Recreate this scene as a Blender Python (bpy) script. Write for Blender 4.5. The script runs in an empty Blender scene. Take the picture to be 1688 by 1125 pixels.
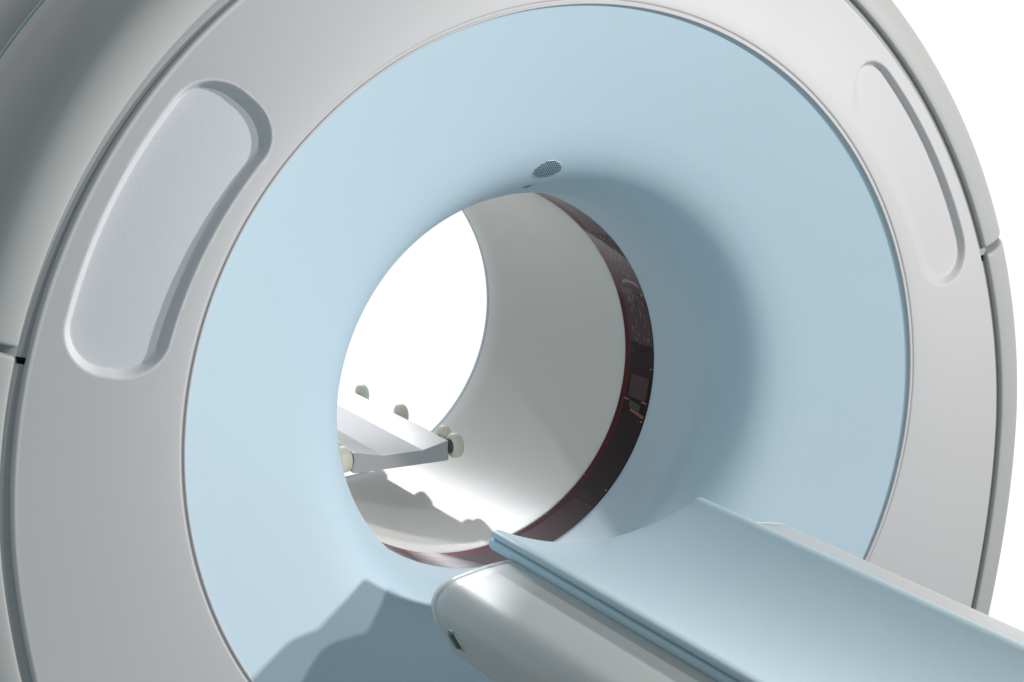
import bpy, math, random
import numpy as np
from mathutils import Vector

random.seed(4)
scene = bpy.context.scene
COL = scene.collection
PI = math.pi

# ------------------------------------------------------------------ camera
cam = bpy.data.cameras.new("camera")
cam_o = bpy.data.objects.new("camera", cam)
COL.objects.link(cam_o)
YAW, PITCH, ROLL = 0.47854, -0.2088, -0.00633
fwd = Vector((math.sin(YAW) * math.cos(PITCH), math.cos(YAW) * math.cos(PITCH), math.sin(PITCH)))
rgt = Vector((math.cos(YAW), -math.sin(YAW), 0))
upv = rgt.cross(fwd)
r2 = rgt * math.cos(ROLL) + upv * math.sin(ROLL)
u2 = upv * math.cos(ROLL) - rgt * math.sin(ROLL)
from mathutils import Matrix
m = Matrix((r2, u2, -fwd)).transposed().to_4x4()
m.translation = Vector((-1.62336, -3.22672, 0.83637))
cam_o.matrix_world = m
cam.sensor_width = 36.0
cam.lens = 3400.87 / 1688.0 * 36.0
cam.clip_start = 0.05
cam.clip_end = 200
scene.camera = cam_o

# ------------------------------------------------------------------ view transform
scene.view_settings.view_transform = 'Standard'
scene.view_settings.look = 'None'
scene.view_settings.exposure = 0.12
scene.view_settings.gamma = 1.0
scene.view_settings.use_curve_mapping = False
scene.cycles.max_bounces = 10
scene.cycles.diffuse_bounces = 6
scene.cycles.transparent_max_bounces = 12

# ------------------------------------------------------------------ world: bright white studio backdrop behind, dim studio in front
world = bpy.data.worlds.new("World")
scene.world = world
world.use_nodes = True
wn, wl = world.node_tree.nodes, world.node_tree.links
wn.clear()
w_out = wn.new("ShaderNodeOutputWorld")
w_bg = wn.new("ShaderNodeBackground")
w_tc = wn.new("ShaderNodeTexCoord")
w_dot = wn.new("ShaderNodeVectorMath"); w_dot.operation = 'DOT_PRODUCT'
w_dot.inputs[1].default_value = Vector((0.38, 0.92, 0.02)).normalized()
w_map = wn.new("ShaderNodeValToRGB")
ramp = w_map.color_ramp
ramp.elements[0].position = 0.0; ramp.elements[0].color = (0.335, 0.415, 0.445, 1)
ramp.elements[1].position = 0.89; ramp.elements[1].color = (0.97, 0.99, 1.0, 1)
for ps, c in ((0.14, (0.335, 0.415, 0.445)), (0.30, (0.17, 0.18, 0.18)), (0.45, (0.155, 0.16, 0.16)), (0.64, (0.19, 0.195, 0.195)), (0.78, (0.42, 0.43, 0.43))):
    e = ramp.elements.new(ps); e.color = (*c, 1)
w_rng = wn.new("ShaderNodeMapRange")
w_rng.inputs[1].default_value = -1.0; w_rng.inputs[2].default_value = 1.0
wl.new(w_tc.outputs["Generated"], w_dot.inputs[0])
wl.new(w_dot.outputs["Value"], w_rng.inputs[0])
wl.new(w_rng.outputs[0], w_map.inputs[0])
wl.new(w_map.outputs[0], w_bg.inputs[0])
w_bg.inputs[1].default_value = 1.0
wl.new(w_bg.outputs[0], w_out.inputs[0])


def lamp(name, loc, target, size, watts, color, spread=180):
    l = bpy.data.lights.new(name, 'AREA')
    l.spread = math.radians(spread); l.shape = 'DISK'; l.size = size; l.energy = watts; l.color = color
    o = bpy.data.objects.new(name, l); COL.objects.link(o)
    o.location = loc
    o.rotation_euler = (Vector(target) - Vector(loc)).to_track_quat('-Z', 'Y').to_euler()
    return o


KEY_A, KEY_B, BACK = 58, 23, 54
lamp("key_lamp", (3.94, -3.97, 2.315), (-1.15, -0.2, 0.45), 0.22, KEY_A, (1.0, 0.975, 0.965), 85)
lamp("second_key_lamp", (2.80, -4.48, 3.09), (-1.15, -0.2, 0.45), 0.22, KEY_B, (1.0, 0.975, 0.965), 85)
lamp("rear_lamp", (0.90, 3.9, 1.62), (0.08, 0.3, -0.3), 0.12, BACK, (0.96, 0.97, 1.0))


# ------------------------------------------------------------------ materials
def mat(name, color, rough=0.4, spec=0.5, coat=0.0, coat_rough=0.2, bump_scale=0.0, bump=0.0, mottle=0.02, metallic=0.0, sss=0.0, wave=0.0):
    mt = bpy.data.materials.new(name)
    mt.use_nodes = True
    n, l = mt.node_tree.nodes, mt.node_tree.links
    b = n["Principled BSDF"]
    tc = n.new("ShaderNodeTexCoord")
    ns = n.new("ShaderNodeTexNoise"); ns.inputs["Scale"].default_value = 3.5; ns.inputs["Detail"].default_value = 5
    l.new(tc.outputs["Object"], ns.inputs["Vector"])
    mx = n.new("ShaderNodeMix"); mx.data_type = 'RGBA'
    c0 = [max(0, c * (1 - mottle)) for c in color]; c1 = [min(1, c * (1 + mottle)) for c in color]
    mx.inputs[6].default_value = (*c0, 1); mx.inputs[7].default_value = (*c1, 1)
    l.new(ns.outputs["Fac"], mx.inputs[0])
    l.new(mx.outputs[2], b.inputs["Base Color"])
    rr = n.new("ShaderNodeMapRange")
    rr.inputs[3].default_value = rough - 0.03; rr.inputs[4].default_value = rough + 0.05
    ns2 = n.new("ShaderNodeTexNoise"); ns2.inputs["Scale"].default_value = 11; ns2.inputs["Detail"].default_value = 6
    l.new(tc.outputs["Object"], ns2.inputs["Vector"])
    l.new(ns2.outputs["Fac"], rr.inputs[0]); l.new(rr.outputs[0], b.inputs["Roughness"])
    b.inputs["Specular IOR Level"].default_value = spec
    b.inputs["Coat Weight"].default_value = coat
    b.inputs["Coat Roughness"].default_value = coat_rough
    b.inputs["Metallic"].default_value = metallic
    if sss > 0:
        b.inputs["Subsurface Weight"].default_value = sss
        b.inputs["Subsurface Radius"].default_value = (1.0, 1.0, 0.8)
        b.inputs["Subsurface Scale"].default_value = 0.02
    if wave > 0:
        nw = n.new("ShaderNodeTexNoise"); nw.inputs["Scale"].default_value = 7.0; nw.inputs["Detail"].default_value = 3
        mp = n.new("ShaderNodeMapping"); mp.inputs["Scale"].default_value = (1.6, 0.7, 1.0)
        l.new(tc.outputs["Object"], mp.inputs[0]); l.new(mp.outputs[0], nw.inputs["Vector"])
        bw = n.new("ShaderNodeBump"); bw.inputs["Strength"].default_value = wave; bw.inputs["Distance"].default_value = 0.004
        l.new(nw.outputs["Fac"], bw.inputs["Height"]); l.new(bw.outputs[0], b.inputs["Normal"])
    if bump > 0:
        nb = n.new("ShaderNodeTexNoise"); nb.inputs["Scale"].default_value = bump_scale; nb.inputs["Detail"].default_value = 2
        l.new(tc.outputs["Object"], nb.inputs["Vector"])
        bp = n.new("ShaderNodeBump"); bp.inputs["Strength"].default_value = bump; bp.inputs["Distance"].default_value = 0.001
        l.new(nb.outputs["Fac"], bp.inputs["Height"])
        if wave > 0: l.new(bw.outputs[0], bp.inputs["Normal"])
        l.new(bp.outputs[0], b.inputs["Normal"])
    return mt


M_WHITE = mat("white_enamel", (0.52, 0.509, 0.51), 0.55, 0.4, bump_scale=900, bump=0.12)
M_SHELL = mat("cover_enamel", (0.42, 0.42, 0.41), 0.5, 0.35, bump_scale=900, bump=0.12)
M_RECESS = mat("grained_white", (0.60, 0.60, 0.62), 0.48, 0.5, bump_scale=480, bump=0.26)
M_BLUE = mat("blue_enamel", (0.47, 0.60, 0.68), 0.50, 1.0, bump_scale=1100, bump=0.10)
M_BORE = mat("bore_white", (0.67, 0.665, 0.635), 0.38, 0.8, bump_scale=650, bump=0.35)
M_GAP = mat("gap_grey", (0.33, 0.335, 0.34), 0.6, 0.3)
M_BLACK = mat("black_void", (0.006, 0.006, 0.006), 0.8, 0.1)
M_PAD = mat("pad_vinyl", (0.505, 0.64, 0.70), 0.46, 0.4, bump_scale=500, bump=0.22, wave=0.35)
M_PAD2 = mat("pad_vinyl_lower", (0.52, 0.69, 0.77), 0.5, 0.35, bump_scale=500, bump=0.2)
M_TABLE = mat("table_enamel", (0.56, 0.57, 0.555), 0.34, 0.5, bump_scale=800, bump=0.2)
M_CAP = mat("table_cap", (0.66, 0.67, 0.65), 0.22, 0.5)
M_TRAY = mat("tray_white", (0.62, 0.62, 0.645), 0.42, 0.45)
M_CREAM = mat("cream_rubber", (0.90, 0.88, 0.75), 0.5, 0.35, sss=0.7)
M_DARKRUB = mat("dark_rubber", (0.10, 0.12, 0.13), 0.55, 0.3)
M_STRIPE = mat("teal_seal", (0.16, 0.30, 0.35), 0.4, 0.5)
M_HOLE = mat("dark_hole", (0.03, 0.07, 0.09), 0.7, 0.2)
M_DET = mat("detector_black", (0.010, 0.007, 0.009), 0.5, 0.15)
M_WALL = mat("cavity_wall", (0.42, 0.03, 0.045), 0.5, 0.3)
M_DASH = mat("reflection_pale", (0.60, 0.57, 0.57), 0.5, 0.3)
M_REFLGREY = mat("reflection_grey", (0.13, 0.10, 0.105), 0.4, 0.3)  # stands in for light reflected in the window
M_COPPER = mat("copper_trace", (0.55, 0.30, 0.20), 0.35, 0.5, metallic=0.6)
M_CHIP = mat("green_board", (0.03, 0.22, 0.13), 0.4, 0.5)
M_GREEN = mat("green_lens", (0.004, 0.09, 0.055), 0.2, 0.5, coat=0.4)
M_CHROME = mat("satin_metal", (0.45, 0.47, 0.5), 0.3, 0.5, metallic=0.9)


def window_mat():
    mt = bpy.data.materials.new("smoked_acrylic"); mt.use_nodes = True
    n, l = mt.node_tree.nodes, mt.node_tree.links
    n.remove(n["Principled BSDF"])
    out = n["Material Output"]
    tr = n.new("ShaderNodeBsdfTransparent"); tr.inputs[0].default_value = (0.62, 0.50, 0.52, 1)
    gl = n.new("ShaderNodeBsdfGlossy"); gl.inputs[0].default_value = (1, 0.97, 1, 1); gl.inputs["Roughness"].default_value = 0.045
    lw = n.new("ShaderNodeLayerWeight"); lw.inputs[0].default_value = 0.5
    pw = n.new("ShaderNodeMath"); pw.operation = 'POWER'; pw.inputs[1].default_value = 5.0
    fr = n.new("ShaderNodeMath"); fr.operation = 'MULTIPLY_ADD'; fr.inputs[1].default_value = 0.60; fr.inputs[2].default_value = 0.012
    l.new(lw.outputs["Facing"], pw.inputs[0]); l.new(pw.outputs[0], fr.inputs[0])
    mx = n.new("ShaderNodeMixShader")
    l.new(fr.outputs[0], mx.inputs[0]); l.new(tr.outputs[0], mx.inputs[1]); l.new(gl.outputs[0], mx.inputs[2])
    l.new(mx.outputs[0], out.inputs[0])
    return mt


M_ACRYLIC = window_mat()


# ------------------------------------------------------------------ mesh helpers
def mesh_obj(name, verts, faces, material, parent=None, sharp=35, mats=None, fmat=None):
    me = bpy.data.meshes.new(name)
    me.from_pydata([tuple(map(float, v)) for v in verts], [], [tuple(map(int, f)) for f in faces])
    me.update()
    if mats:
        for k in mats: me.materials.append(k)
        me.polygons.foreach_set("material_index", fmat)
    else:
        me.materials.append(material)
    me.polygons.foreach_set("use_smooth", [True] * len(me.polygons))
    if sharp: me.set_sharp_from_angle(angle=math.radians(sharp))
    o = bpy.data.objects.new(name, me); COL.objects.link(o)
    if parent is not None: o.parent = parent
    return o


def grid_faces(nu, nv, close_u=False, close_v=False, flip=False):
    f = []
    for i in range(nu if close_u else nu - 1):
        for j in range(nv if close_v else nv - 1):
            a, b = i * nv + j, ((i + 1) % nu) * nv + j
            c, d = ((i + 1) % nu) * nv + (j + 1) % nv, i * nv + (j + 1) % nv
            f.append((a, d, c, b) if flip else (a, b, c, d))
    return f


def revolve(name, prof, material, parent, n=288, closed=False, sharp=35):
    """prof: list of (r, y) ; axis is the Y axis."""
    v = []
    for i in range(n):
        a = 2 * PI * i / n
        for r, y in prof: v.append((r * math.sin(a), y, -r * math.cos(a)))
    return mesh_obj(name, v, grid_faces(n, len(prof), True, closed), material, parent, sharp)


def round_poly(pts, radii, seg=6):
    """closed 2-D polygon with rounded corners"""
    out = []
    n = len(pts)
    for i in range(n):
        p = np.array(pts[i], float); a = np.array(pts[i - 1], float); b = np.array(pts[(i + 1) % n], float)
        r = radii[i] if hasattr(radii, '__len__') else radii
        if r <= 0: out.append(p); continue
        da = (a - p) / np.linalg.norm(a - p); db = (b - p) / np.linalg.norm(b - p)
        cosang = max(-1, min(1, float(da @ db))); ang = math.acos(cosang)
        if abs(ang - PI) < 1e-3: out.append(p); continue
        t = r / math.tan(ang / 2)
        bis = (da + db) / np.linalg.norm(da + db); c = p + bis * (r / math.sin(ang / 2))
        s, e_ = p + da * t - c, p + db * t - c
        a0, a1 = math.atan2(s[1], s[0]), math.atan2(e_[1], e_[0])
        d = (a1 - a0 + PI) % (2 * PI) - PI
        for k in range(seg + 1):
            q = a0 + d * k / seg
            out.append(c + r * np.array((math.cos(q), math.sin(q))))
    return np.array(out)


def inward_normals(sec):
    n = len(sec); N = np.zeros_like(sec)
    area = 0.5 * np.sum(sec[:, 0] * np.roll(sec[:, 1], -1) - np.roll(sec[:, 0], -1) * sec[:, 1])
    sg = 1 if area > 0 else -1
    for i in range(n):
        a = sec[i] - sec[i - 1]; b = sec[(i + 1) % n] - sec[i]
        a = a / (np.linalg.norm(a) + 1e-9); b = b / (np.linalg.norm(b) + 1e-9)
        t = a + b; t = t / (np.linalg.norm(t) + 1e-9)
        N[i] = sg * np.array((-t[1], t[0]))
    return N


def sweep(name, sec, stations, frame, material, parent, sharp=40, pairs=None):
    """sec closed 2-D; stations list of (u, inset); frame(u)->(origin, ax, ay) ; caps closed"""
    sec = np.array(sec); N = inward_normals(sec); n = len(sec)
    v = []
    for u, ins in stations:
        o, ax, ay = frame(u)
        for p in sec + N * ins:
            v.append(o + ax * p[0] + ay * p[1])
    f = grid_faces(len(stations), n, False, True)
    k = (len(stations) - 1) * n
    if pairs:
        A, B = pairs            # upper and lower chains of indices, both running left to right
        tri = []
        i = j = 0
        while i < len(A) - 1 or j < len(B) - 1:
            if j == len(B) - 1 or (i < len(A) - 1 and sec[A[i + 1]][0] <= sec[B[j + 1]][0]):
                tri.append((A[i], A[i + 1], B[j])); i += 1
            else:
                tri.append((A[i], B[j + 1], B[j])); j += 1
        for base in (0, k):
            f += [tuple(base + q for q in t_) for t_ in tri if len(set(t_)) == 3]
    else:
        f.append(tuple(range(n))[::-1])
        f.append(tuple(range(k, k + n)))
    o = mesh_obj(name, v, f, material, parent, sharp)
    import bmesh
    bm = bmesh.new(); bm.from_mesh(o.data)
    bmesh.ops.recalc_face_normals(bm, faces=bm.faces); bm.to_mesh(o.data); bm.free()
    o.data.set_sharp_from_angle(angle=math.radians(sharp))
    return o


def end_stations(u0, u1, r, mid, seg=6, r_end=None):
    """stations from u0 to u1 with rounded ends of radius r"""
    r_end = r if r_end is None else r_end
    st = []
    sg = 1 if u1 > u0 else -1
    for k in range(seg + 1):
        a = PI / 2 * k / seg
        st.append((u0 + sg * r * (1 - math.cos(a)), r * (1 - math.sin(a))))
    for k in range(1, mid): st.append((u0 + (u1 - u0) * k / mid, 0.0))
    for k in range(seg + 1):
        a = PI / 2 * (1 - k / seg)
        st.append((u1 - sg * r_end * (1 - math.cos(a)), r_end * (1 - math.sin(a))))
    st.sort(key=lambda t: sg * t[0])
    return st


def thing(name, label, cat, loc=(0, 0, 0), group=None):
    o = bpy.data.objects.new(name, None); COL.objects.link(o)
    o.location = loc; o.empty_display_size = 0.1
    o["label"] = label; o["category"] = cat
    if group: o["group"] = group
    return o


def lathe_x(name, prof, centre, material, parent, n=40):
    """closed solid of revolution about an axis parallel to X; prof list of (r, x)"""
    v = []
    for i in range(n):
        a = 2 * PI * i / n
        for r, x in prof: v.append((centre[0] + x, centre[1] + r * math.cos(a), centre[2] + r * math.sin(a)))
    return mesh_obj(name, v, grid_faces(n, len(prof), True, False, True), material, parent, 40)


# ================================================================== SCANNER
ct = thing("body_scanner", "large white ring shaped body scanner with pale blue flared bore opening", "medical scanner", (0, 0, 0))

# outline of the flat front panel in the XZ plane (half, x >= 0, from top to bottom)
def half_outline():
    pts = []
    for k in range(181):
        a = PI / 2 - k / 180 * (PI / 2)
        pts.append((0.933 * math.cos(a), -0.10 + 0.98 * math.sin(a)))
    low = [(-0.10, .933), (-0.16, .931), (-0.22, .926), (-0.28, .919), (-0.34, .908), (-0.42, .893), (-0.50, .874), (-0.60, .846), (-0.72, .808), (-0.86, .758), (-0.96, .72)]
    zs = np.array([p[0] for p in low][::-1]); xs = np.array([p[1] for p in low][::-1])
    co = np.polyfit(zs, xs, 4)
    for z in np.arange(-0.11, -0.965, -0.01):
        x = np.polyval(co, z)
        w = min(1, (-0.10 - z) / 0.08)
        x0 = 0.933 * math.sqrt(max(0, 1 - ((z + .1) / .98) ** 2))
        pts.append((x0 * (1 - w) + x * w, z))
    xe, ze = pts[-1]
    for k in range(1, 13):
        a = k / 12 * PI / 2
        pts.append((xe - 0.08 * (1 - math.cos(a)), ze - 0.08 * math.sin(a)))
    pts.append((0.0, ze - 0.08))
    return np.array(pts)


HALF = half_outline()
FULL = np.vstack([HALF, (HALF * np.array((-1, 1)))[::-1][1:-1]])       # clockwise seen from the front... closed loop from the top
_d = np.linalg.norm(np.roll(FULL, -1, 0) - FULL, axis=1)
LEN = np.concatenate([[0], np.cumsum(_d)])
LOOP = np.vstack([FULL, FULL[:1]])


def on_loop(u):
    u = u % LEN[-1]
    return np.array((np.interp(u, LEN, LOOP[:, 0]), np.interp(u, LEN, LOOP[:, 1])))


def loop_normal(u):
    t = on_loop(u + 0.012) - on_loop(u - 0.012); t /= np.linalg.norm(t)
    n = np.array((-t[1], t[0]))
    p = on_loop(u) - np.array((0, -0.1))
    return n if n @ p > 0 else -n


def y_edge(z):
    return -0.285 + 0.042 * max(z, -0.5)


# ---- handle recess signed distance (works on |x|)
def recess_sdf(x, z):
    right = (x > 0)
    x = np.abs(x)
    r = np.hypot(x, z); a = np.degrees(np.arctan2(z, x))
    rc = 0.7910 + (28.5 - a) * 0.0005
    s = np.radians(a - np.where(right, 27.5, 28.4)) * 0.785
    hx, hy, cr = np.where(right, 0.221, 0.233), 0.0715, 0.064
    qx = np.abs(s) - (hx - cr); qy = np.abs(r - rc) - (hy - cr)
    return np.hypot(np.maximum(qx, 0), np.maximum(qy, 0)) + np.minimum(np.maximum(qx, qy), 0) - cr


def sstep(t):
    t = np.clip(t, 0, 1); return t * t * (3 - 2 * t)


# ---- front panel (with the two recesses as parts of their own)
def build_panel():
    # directions: dense over the recesses
    ang = []
    a = -180.0
    while a < 180.0 - 1e-6:
        ang.append(a)
        aa = abs(a) if a >= 0 else 999
        k = a if a <= 90 else 180 - a
        a += 0.14 if 9.0 <= k <= 48.0 else 0.9
    ang = np.radians(np.array(ang))
    oa = np.arctan2(LOOP[:, 1], LOOP[:, 0]); orad = np.hypot(LOOP[:, 0], LOOP[:, 1])
    order = np.argsort(oa); oa, orad = oa[order], orad[order]
    oa = np.concatenate([oa - 2 * PI, oa, oa + 2 * PI]); orad = np.tile(orad, 3)
    RO = np.interp(ang, oa, orad)
    RI = 0.6875
    NT = 120
    rows = []
    # inner wall + rounded inner edge
    rad = 0.0035
    for r, dy in [(RI, 0.022), (RI, 0.010)]: rows.append((RI, dy, None))
    for k in range(6):
        q = PI / 2 * k / 5
        rows.append((RI + rad * (1 - math.cos(q)), rad * (1 - math.sin(q)), None))
    body = [('t', (k / NT)) for k in range(NT + 1)]
    V = []
    nrow = len(rows) + len(body) + 7
    eo = 0.007
    for i, th in enumerate(ang):
        c, s = math.cos(th), math.sin(th)
        ro = RO[i]
        zo = ro * s
        ye = y_edge(zo)
        for r, dy, _ in rows: V.append((r * c, -0.3410 + dy, r * s))
        r0, r1 = RI + rad, ro - eo
        t = np.linspace(0, 1, NT + 1)
        r = r0 + (r1 - r0) * t
        y = -0.3410 + (ye + 0.3410) * t ** 1.45
        x, z = r * c, r * s
        d = recess_sdf(x, z)
        # the inner wall of the right-hand recess runs out gently
        wd = 0.0115 + np.where(x > 0, 0.030 * sstep((0.80 - r) / 0.05), 0.0)
        w = sstep((0.002 - d) / wd)
        y = y + (0.0175 - 0.001 * np.clip((r - 0.72) / 0.135, 0, 1)) * w
        for k in range(NT + 1): V.append((x[k], y[k], z[k]))
        for k in range(1, 6):
            q = PI / 2 * k / 5
            rr = r1 + eo * math.sin(q)
            V.append((rr * c, ye + eo * (1 - math.cos(q)), rr * s))
        V.append((ro * c, ye + 0.020, s * ro)); V.append((ro * c, ye + 0.045, s * ro))
    V = np.array(V)
    F = np.array(grid_faces(len(ang), nrow, True, False))
    cen = V[F].mean(1)
    d = recess_sdf(cen[:, 0], cen[:, 2])
    ins = (d < 0.0045) & (cen[:, 1] < -0.2) & (cen[:, 2] > 0)

    def sub(name, mask, material):
        f = F[mask]; idx, inv = np.unique(f, return_inverse=True)
        return mesh_obj(name, V[idx], inv.reshape(f.shape), material, ct, 50)
    p = sub("front_panel", ~ins, M_WHITE)
    rl = sub("handle_recess", ins & (cen[:, 0] < 0), M_RECESS)
    rr = sub("handle_recess", ins & (cen[:, 0] > 0), M_WHITE)
    for o in (p, rl, rr):
        # face orientation: towards the front
        import bmesh
        bm = bmesh.new(); bm.from_mesh(o.data); bm.faces.ensure_lookup_table()
        s = sum(fc.normal.y * fc.calc_area() for fc in bm.faces)
        if s > 0: bmesh.ops.reverse_faces(bm, faces=bm.faces)
        bm.to_mesh(o.data); bm.free()
    return p


build_panel()

# ---- blue funnel
RR, YR = 0.6800, -0.3365


def funnel_profile():
    """slope angle grows along the arc: straight throat, 25 degree cone, then a trumpet mouth"""
    def run(a_end):
        knots = [(0.0, 1.0), (0.125, 1.0), (0.172, 24.0), (0.205, 26.0), (0.240, 38.0), (0.272, 54.0), (0.305, 68.0), (0.350, a_end), (0.7, a_end)]
        ks, ka = zip(*knots)
        r, y, sarc, h = 0.3514, -0.010, 0.010, 0.0005
        out = [(r, y)]
        while r < RR:
            a = math.radians(float(np.interp(sarc, ks, ka)))
            r += math.sin(a) * h; y -= math.cos(a) * h; sarc += h
            out.append((r, y))
        return out
    lo, hi = 60.0, 89.5
    for _ in range(40):
        mid = (lo + hi) / 2
        if run(mid)[-1][1] < YR: lo = mid
        else: hi = mid
    pr = run((lo + hi) / 2)
    return pr[::9] + [(RR, YR)]


prof = [(0.3500, 0.0), (0.3508, -0.002), (0.3512, -0.006)] + funnel_profile()
revolve("bore_funnel", prof, M_BLUE, ct, sharp=60)
FUN = prof
# thin white lip round the funnel and the groove outside it
lip = [(0.6797, -0.334), (0.6800, -0.3405), (0.6806, -0.3418), (0.6820, -0.3422), (0.6834, -0.3418), (0.6840, -0.3405), (0.6840, -0.3392), (0.6890, -0.3392)]
revolve("funnel_rim", lip, M_WHITE, ct, n=360, sharp=70)


def funnel_point(theta, s_r):
    """point and frame on the funnel at radius s_r and angle theta from the top towards +x"""
    rs = np.array([p[0] for p in FUN]); ys = np.array([p[1] for p in FUN])
    y = float(np.interp(s_r, rs, ys)); y2 = float(np.interp(s_r + 0.004, rs, ys))
    rad = np.array((math.sin(theta), 0, math.cos(theta)))
    tan = np.array((math.cos(theta), 0, -math.sin(theta)))
    sl = rad * 0.004 + np.array((0, y2 - y, 0)); sl /= np.linalg.norm(sl)
    nrm = np.cross(tan, sl); nrm /= np.linalg.norm(nrm)
    if nrm @ rad > 0: nrm = -nrm
    return rad * s_r + np.array((0, y, 0)), tan, sl, nrm


# ---- speaker grille in the top of the funnel
GR_X, GR_R = -0.0070, 0.4065


def build_grille():
    th0 = math.atan2(GR_X, GR_R)
    base = GR_R
    rs = np.array([p[0] for p in FUN]); ys = np.array([p[1] for p in FUN])
    arc = np.concatenate([[0], np.cumsum(np.hypot(np.diff(rs), np.diff(ys)))])
    a0 = float(np.interp(base, rs, arc))

    def pt(u, v, off):
        sr = float(np.interp(a0 + v, arc, rs)); th = th0 + u / sr
        p, t, s, n = funnel_point(th, sr)
        return p + n * off
    A, B = 0.0255, 0.0215
    V = [pt(0, 0, 0.0006)]; F = []
    rings = [(k / 8, 0.0006) for k in range(1, 9)] + [(1.04, -0.0005)]
    for fr_, h_ in rings:
        for k in range(48):
            q = 2 * PI * k / 48
            V.append(pt(A * fr_ * math.cos(q), B * fr_ * math.sin(q), h_))
    for k in range(48):
        F.append((0, 1 + k, 1 + (k + 1) % 48))
        for m_ in range(len(rings) - 1):
            i0 = 1 + 48 * m_
            F.append((i0 + k, i0 + 48 + k, i0 + 48 + (k + 1) % 48, i0 + (k + 1) % 48))
    g = mesh_obj("speaker_grille", V, F, M_BLUE, ct, 40)
    V, F = [], []
    nx, ny = 14, 9
    for i in range(nx):
        for j in range(ny):
            u = (i - (nx - 1) / 2) * 2 * A / nx; v = (j - (ny - 1) / 2) * 2 * B / ny
            if (u / (A * 0.97)) ** 2 + (v / (B * 0.97)) ** 2 > 1: continue
            h, w = 0.0019, 0.00095
            b0 = len(V)
            for du, dv in ((-w, -h), (w, -h), (w, h), (-w, h)): V.append(pt(u + du, v + dv, 0.0011))
            F.append((b0, b0 + 1, b0 + 2, b0 + 3))
    mesh_obj("perforation", V, F, M_HOLE, g, 0)


build_grille()


def build_slot():
    V = []
    for i in range(7):
        x = -0.0260 + 0.0135 * i / 6
        rr = 0.3728 + 0.0032 * i / 6
        w = 0.0011 * (0.35 + math.sin(PI * i / 6))
        for s in (-1, 1):
            p, t, sl, n = funnel_point(math.atan2(x, 0.368), rr + s * w)
            V.append(p + n * 0.0007)
    mesh_obj("indicator_slot", V, grid_faces(7, 2), M_HOLE, ct, 0)


build_slot()

# ---- scan window ring, with the detector cavity behind it
YB = 0.1077
win = revolve("scan_window", [(0.3506, 0.0012), (0.3506, YB - 0.0012)], M_ACRYLIC, ct, n=288)
win.data.flip_normals() if win.data.polygons[0].normal.dot(win.data.polygons[0].center * Vector((1, 0, 1))) > 0 else None
cav = revolve("detector_ring", [(0.3512, 0.0008), (0.3590, 0.0010), (0.3592, 0.006), (0.3592, YB - 0.006), (0.3590, YB - 0.0010), (0.3512, YB - 0.0008)],
              M_DET, win, n=288)
cav.data.materials.append(M_WALL)
for p in cav.data.polygons:
    ys_ = [cav.data.vertices[i].co.y for i in p.vertices]
    if max(ys_) < 0.0065 or min(ys_) > YB - 0.0065: p.material_index = 1


def cyl_patch(name, a0, a1, y0, y1, r, material, parent, n=4, skew=0.0):
    """a: degrees from the bottom towards +x"""
    V = []
    for i in range(n + 1):
        a = math.radians(a0 + (a1 - a0) * i / n)
        for y in (y0, y1):
            aa = a + math.radians(skew) * ((y - 0.054) / 0.1)
            V.append((r * math.sin(aa), y, -r * math.cos(aa)))
    return V, grid_faces(n + 1, 2)


def patch_obj(name, specs, material, parent):
    V, F = [], []
    for sp in specs:
        v, f = cyl_patch(None, *sp[:5], material, None, n=max(6, int(abs(sp[1] - sp[0]) / 1.2)), skew=sp[5] if len(sp) > 5 else 0)
        b = len(V); V += v; F += [tuple(i + b for i in q) for q in f]
    return mesh_obj(name, V, F, material, parent, 0)


for sp in [(93, 111, 0.013, 0.096, 0.3551), (132, 176, 0.013, 0.096, 0.3551), (75.9, 83, 0.022, 0.086, 0.3551)]:
    patch_obj("reflection_plate", [sp], M_REFLGREY, win)  # brown-grey reflections in the window, put in as coloured plates
for sp in [(-70, 40, 0.010, 0.098, 0.3553), (40.4, 71.3, 0.012, 0.096, 0.3553), (83.2, 92.6, 0.013, 0.096, 0.3553), (111.3, 131.7, 0.013, 0.096, 0.3553)]:
    patch_obj("dark_panel", [sp], M_DET, win)
for a_, y_ in ((47.5, 0.101), (46.0, 0.008), (69.8, 0.010), (86.5, 0.009), (30.0, 0.100), (110.5, 0.010)):
    q_ = math.radians(a_)
    lathe_x("rivet", [(0.0001, -0.0011), (0.0010, -0.0009), (0.0016, 0.0), (0.0010, 0.0009), (0.0001, 0.0011)], (0.3499 * math.sin(q_), y_, -0.3499 * math.cos(q_)), M_CHROME, win, 12)
dashes = []
for k in range(70):
    a = random.choice([random.uniform(93, 108), random.uniform(93, 108), random.uniform(114, 160), random.uniform(113, 140)])
    y = random.uniform(0.022, 0.085); L = random.uniform(0.7, 1.8)
    dashes.append((a, a + L, y, y + random.uniform(0.0016, 0.0030), 0.3545))
for d_ in dashes: patch_obj("reflection_dash", [d_], M_DASH, win)  # broken reflections of lit slits, put in as pale dashes
for sp in [(71.5, 72.4, 0.014, 0.066, 0.3545, 2), (75.2, 75.8, 0.016, 0.034, 0.3545), (74.6, 75.2, 0.078, 0.096, 0.3545)]:
    patch_obj("copper_strip", [sp], M_COPPER, win)
patch_obj("circuit_board", [(72.6, 74.6, 0.034, 0.074, 0.3545, 2)], M_CHIP, win)


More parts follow.
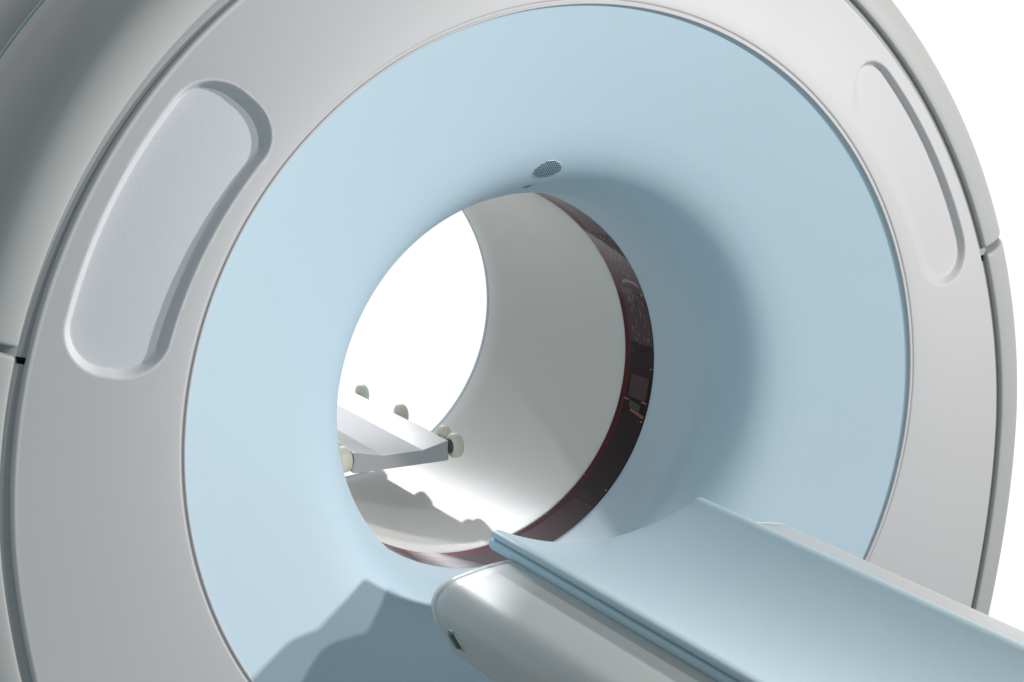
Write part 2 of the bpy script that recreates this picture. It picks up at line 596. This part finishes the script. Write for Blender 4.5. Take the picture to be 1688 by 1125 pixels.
def build_clip():
    V = []; n = 14
    for i in range(n + 1):
        q = PI * (0.02 + 0.9 * i / n)
        y = 0.050 - 0.030 * math.cos(q); da = 1.6 * math.sin(q)
        for s in (-1, 1):
            a = math.radians(112.2 + da + s * 0.55)
            V.append((0.3541 * math.sin(a), y, -0.3541 * math.cos(a)))
    mesh_obj("cable_clip", V, grid_faces(n + 1, 2), M_TRAY, win, 0)
    patch_obj("dark_socket", [(109.2, 112.0, 0.026, 0.052, 0.3543)], M_BLACK, win)


build_clip()

# ---- white bore tube and blue rear lip
bore = [(0.3535, YB - 0.0003), (0.3512, YB + 0.0002), (0.3502, YB + 0.0016), (0.3500, YB + 0.004)]
for k in range(1, 21): bore.append((0.3500, YB + 0.004 + (0.62 - YB - 0.004) * k / 20))
for k in range(1, 9):
    t = k / 8; bore.append((0.350 + 0.0052 * t ** 2, 0.62 + 0.075 * t))
revolve("bore_liner", bore, M_BORE, ct, n=288)
rear = [(0.3550, 0.6952), (0.3554, 0.6990)]
for k in range(1, 17):
    a = math.radians(70) * k / 16
    rear.append((0.3554 + 0.03 * (1 - math.cos(a)), 0.699 + 0.03 * math.sin(a)))
rr_, yr_ = rear[-1]
rear += [(0.68, 0.90), (0.69, 0.93), (0.72, 0.93)]
revolve("rear_funnel", rear, M_BLUE, ct)

# ---- outer covers
S_PROF = []
# local (s outward, y backward) measured from the panel edge outline
R_SH = 0.080
outer = [(0.0165, 0.034), (0.0165, 0.0125)]
for k in range(1, 5):
    q = PI / 2 * k / 5
    outer.append((0.0165 + 0.0045 * (1 - math.cos(q)), 0.0125 - 0.0045 * math.sin(q)))
s_, y_, arc_ = 0.021, 0.008, 0.0
while arc_ < 0.235:
    q = math.radians(float(np.interp(arc_, (0.0, 0.078, 0.125, 0.235), (3.0, 58.0, 74.0, 84.5))))
    if int(arc_ / 0.0005 + 0.5) % 12 == 0: outer.append((s_, y_))
    s_ += 0.0005 * math.cos(q); y_ += 0.0005 * math.sin(q); arc_ += 0.0005
so, yo = outer[-1]
outer += [(so + 0.0055, yo + 0.065), (so + 0.0090, yo + 0.120), (so + 0.0070, yo + 0.126), (so - 0.02, yo + 0.126)]
outer += [(so - 0.03, yo), (0.052, 0.078), (0.030, 0.040)]
SH = np.array(outer)

# loop positions where the covers are parted
half_len = LEN[len(HALF) - 1]
us = np.linspace(0, half_len, 3000); zz = np.array([on_loop(u)[1] for u in us])


def u_at_z(z):
    return float(np.interp(-z, -zz, us))


def cover_frame(u):
    p = on_loop(u); n = loop_normal(u)
    return np.array((p[0], y_edge(p[1]), p[1])), np.array((n[0], 0, n[1])), np.array((0, 1, 0))


uU, uL = u_at_z(0.1985), u_at_z(0.1865)
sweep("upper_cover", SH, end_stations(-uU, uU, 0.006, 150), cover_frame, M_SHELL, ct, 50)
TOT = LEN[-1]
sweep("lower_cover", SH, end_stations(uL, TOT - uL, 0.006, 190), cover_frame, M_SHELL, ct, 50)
# teal seal behind the front covers, then the rear cover shell
def ring_sweep(name, pts, material, n=240, sharp=50):
    V = []
    for i in range(n):
        o, ax, ay = cover_frame(TOT * i / n)
        for p in pts: V.append(o + ax * p[0] + ay * p[1])
    return mesh_obj(name, V, grid_faces(n, len(pts), True, False), material, ct, sharp)


yb = yo + 0.126
ring_sweep("cover_seal", [(so - 0.02, yb - 0.004), (so + 0.0090, yb - 0.002), (so + 0.0105, yb + 0.004), (so + 0.0090, yb + 0.016), (so - 0.02, yb + 0.018)], M_STRIPE)
ring_sweep("rear_cover", [(so - 0.02, yb + 0.0165), (so + 0.0070, yb + 0.0165), (so + 0.0100, yb + 0.020), (so + 0.018, yb + 0.20), (so + 0.014, yb + 0.55), (so - 0.01, yb + 0.66), (so - 0.08, yb + 0.72), (-0.14, yb + 0.735), (-0.2, yb + 0.735)], M_SHELL)
# grey inner frame seen at the bottom of the gaps
ring_sweep("inner_frame", [(-0.0015, 0.016), (0.003, 0.016), (0.0165, 0.018), (0.031, 0.028), (0.052, 0.058), (0.066, 0.098), (0.070, 0.3)], M_GAP)
# black cable hole in the gap at either side
for sx in (-1, 1):
    u = uL - 0.002 if sx > 0 else TOT - uL + 0.002
    o, ax, ay = cover_frame(u)
    V = []
    zt = np.array((0, 0, 1.0))
    for ds, dz in ((0.0005, -0.0085), (0.0150, -0.0085), (0.0150, 0.0015), (0.0005, 0.0015)):
        V.append(o + ax * ds + ay * 0.0145 + zt * (dz - 0.004))
    for ds, dz in ((0.0005, -0.0085), (0.0150, -0.0085), (0.0150, 0.0015), (0.0005, 0.0015)):
        V.append(o + ax * ds + ay * 0.03 + zt * (dz - 0.004))
    mesh_obj("cable_hole", V, [(0, 1, 2, 3), (0, 4, 5, 1), (1, 5, 6, 2), (2, 6, 7, 3), (3, 7, 4, 0)], M_BLACK, ct, 0)

# ================================================================== PATIENT TABLE
tb = thing("patient_table", "white patient table with rounded end reaching into the scanner opening", "patient table", (0, -1.2, -0.4))


def off(o_):
    o_.location = (0, 1.2, 0.4)     # parts are modelled in world coordinates
    return o_


right_half = [(0.0, -0.2265), (0.06, -0.2220), (0.12, -0.2080), (0.165, -0.1915), (0.188, -0.1795), (0.200, -0.1705), (0.210, -0.1690), (0.250, -0.1725), (0.285, -0.1785), (0.308, -0.1840),
              (0.325, -0.1935), (0.3365, -0.2070), (0.3405, -0.2220), (0.3390, -0.2380), (0.3350, -0.2520), (0.3290, -0.2650), (0.3272, -0.2680), (0.3240, -0.2690),
              (0.3225, -0.2715), (0.3215, -0.2760), (0.3120, -0.2960), (0.2940, -0.3150), (0.2650, -0.3340), (0.2200, -0.3520), (0.1500, -0.3650), (0.0, -0.3720)]


def catmull(pts, n=4):
    P = np.array(pts); out = []
    for i in range(len(P) - 1):
        p0 = P[max(i - 1, 0)]; p1 = P[i]; p2 = P[i + 1]; p3 = P[min(i + 2, len(P) - 1)]
        for k in range(n):
            t = k / n
            out.append(0.5 * ((2 * p1) + (-p0 + p2) * t + (2 * p0 - 5 * p1 + 4 * p2 - p3) * t * t + (-p0 + 3 * p1 - 3 * p2 + p3) * t ** 3))
    out.append(P[-1])
    return np.array(out)


RH = catmull(right_half, 3)
TSEC = np.vstack([RH, (RH * np.array((-1, 1)))[::-1][1:-1]])
_iw = int(np.argmax(RH[:, 0])); _nt = len(TSEC)
TPAIR = ([(_nt - i) % _nt for i in range(_iw, 0, -1)] + list(range(0, _iw + 1)),
         [(_nt - i) % _nt for i in range(_iw, len(RH))] + list(range(len(RH) - 2, _iw - 1, -1)))


def y_frame(y):
    return np.array((0.0, y, 0.0)), np.array((1.0, 0, 0)), np.array((0, 0, 1.0))


Y_SEAM = -0.490
off(sweep("table_body", TSEC, [(-2.3, 0.0)] + [(y, 0.0) for y in np.linspace(-2.2, -0.52, 24)] + [(Y_SEAM - 0.0035, 0.0), (Y_SEAM - 0.0012, 0.0009), (Y_SEAM - 0.0004, 0.0028)],
          y_frame, M_TABLE, tb, 50, TPAIR))
# rounded end cap
RC = 0.042
st = [(Y_SEAM + 0.0004, 0.0028), (Y_SEAM + 0.0012, 0.0009), (Y_SEAM + 0.003, 0.0)]
for k in range(1, 13):
    a = PI / 2 * k / 12
    st.append((Y_SEAM + 0.003 + RC * math.sin(a), RC * (1 - math.cos(a))))
off(sweep("end_cap", TSEC, st, y_frame, M_CAP, tb, 50, TPAIR))

# green push button at the end of the side groove
def build_button():
    c = np.array((-0.3325, -0.545, -0.2585)) + np.array((0, 1.2, 0.4))
    nrm = np.array((-0.91, 0.0, -0.41)); nrm /= np.linalg.norm(nrm)
    ty = np.array((0, 1.0, 0)); tz = np.cross(nrm, ty); tz /= np.linalg.norm(tz)
    if tz[2] < 0: tz = -tz

    def disc(rings, name, material, parent):
        V, F = [], []
        n = 32
        for r, h in rings:
            for i in range(n):
                a = 2 * PI * i / n
                V.append(c + ty * r * 0.95 * math.cos(a) + tz * r * 1.05 * math.sin(a) + nrm * h)
        F = grid_faces(len(rings), n, False, True)
        F.append(tuple(range((len(rings) - 1) * n, len(rings) * n)))
        return mesh_obj(name, V, F, material, parent, 50)
    b = disc([(0.0195, -0.012), (0.0195, 0.0005), (0.0180, 0.0018), (0.0165, 0.0010), (0.0160, -0.0008)], "release_button", M_CHROME, tb)
    disc([(0.0150, -0.002), (0.0150, 0.0022), (0.0135, 0.0042), (0.008, 0.0052)], "button_lens", M_GREEN, b)


build_button()

# ================================================================== PAD ON THE TABLE
pad = thing("table_pad", "pale blue two layer padded mattress lying curved along the patient table", "mattress", (0, -1.2, -0.18))


def ztop(x):
    return -0.1935 + 1.30 * x * x


def layer(half, up, lo, edge_r, droop=0.0, n=90):
    """closed section: top curve offset up, bottom curve offset lo, rounded at both edges"""
    def zt_(x): return ztop(x) - up - droop * max(0.0, (abs(x) - 0.158) / 0.034) ** 2
    top = [(x, zt_(x)) for x in np.linspace(-half + edge_r, half - edge_r, n)]
    bot = [(x, ztop(x) - lo) for x in np.linspace(half - edge_r, -half + edge_r, n)]
    sec = list(top)

    def arc(side):
        x = half - edge_r; zt = zt_(x); zb = ztop(x) - lo
        c = np.array((x, (zt + zb) / 2)); h = (zt - zb) / 2
        out = []
        for k in range(1, 10):
            q = PI / 2 - PI * k / 10
            # slightly raised along the slope of the pad
            dx = edge_r * math.copysign(abs(math.cos(q)) ** 0.9, math.cos(q))
            out.append((c[0] + dx, c[1] + h * math.sin(q) + dx * 0.25))
        return out
    ra = arc(1)
    sec += ra + bot + [(-x, z) for x, z in ra[::-1]]
    # matching indices of the top and bottom chains, for the end faces
    R0 = n; B0 = n + 9; L0 = 2 * n + 9
    up_ = [L0 + 4] + list(range(L0 + 5, L0 + 9)) + list(range(n)) + list(range(R0, R0 + 5))
    dn_ = [L0 + 4] + list(range(L0 + 3, L0 - 1, -1)) + list(range(B0 + n - 1, B0 - 1, -1)) + list(range(R0 + 8, R0 + 3, -1))
    return np.array(sec), (up_, dn_)


def pad_part(name, sec, y_end, material, r):
    o = sweep(name, sec[0], end_stations(-2.3, y_end, 0.004, 46, 6, r), y_frame, material, pad, 50, sec[1])
    o.location = (0, 1.2, 0.18)
    return o


pad_part("upper_layer", layer(0.2012, -0.0060, 0.0112, 0.0165), -0.399, M_PAD, 0.0098)
pad_part("lower_layer", layer(0.2030, 0.0118, 0.0315, 0.0095), -0.397, M_PAD2, 0.0085)

# ================================================================== HEAD SUPPORT INSIDE THE BORE
hs = thing("support_tray", "white trough shaped tray on cream rollers inside the scanner bore", "tray", (0, 0.385, -0.26))
OFFH = np.array((0, -0.385, 0.26))
tsec = [(-0.103, -0.2560), (0.1055, -0.2560), (0.1055, -0.2140), (0.049, -0.2275), (-0.037, -0.2275), (-0.096, -0.2140), (-0.103, -0.2140)]
TS = round_poly(tsec, [0.004, 0.004, 0.0012, 0.004, 0.004, 0.0012, 0.001], 4)
o = sweep("tray_body", TS, [(0.385, 0.0012), (0.3858, 0.0003), (0.387, 0.0), (0.6, 0.0), (0.9, 0.0), (1.2, 0.0), (1.55, 0.0)], y_frame, M_TRAY, hs, 30)
o.location = tuple(OFFH)


def roller(x, y, z, r, w, side, plate=True):
    pr = [(0.004, -w / 2), (r * 0.80, -w / 2), (r * 0.93, -w * 0.40), (r, -w * 0.18), (r, w * 0.12), (r * 0.95, w * 0.34), (r * 0.82, w / 2), (0.004, w / 2 + 0.001)]
    rl = lathe_x("roller", pr, (x + OFFH[0], y + OFFH[1], z + OFFH[2]), M_CREAM, hs)
    if not plate: return rl
    ax = [(0.0005, -0.004), (r * 0.6, -0.004), (r * 0.6, 0.003), (0.0005, 0.003)]
    lathe_x("washer", ax, (x - side * (w / 2 + 0.0016) + OFFH[0], y + OFFH[1], z + OFFH[2]), M_DARKRUB, rl)
    return rl


roller(0.1235, 0.393, -0.2285, 0.0250, 0.022, 1)
for yy in (0.436, 0.645, 0.852): roller(0.1195, yy, -0.2190, 0.0225, 0.019, 1, False)
roller(-0.1180, 0.396, -0.2270, 0.0260, 0.022, -1)
for yy in (0.436, 0.645, 0.852): roller(-0.1175, yy, -0.2190, 0.0225, 0.019, -1, False)
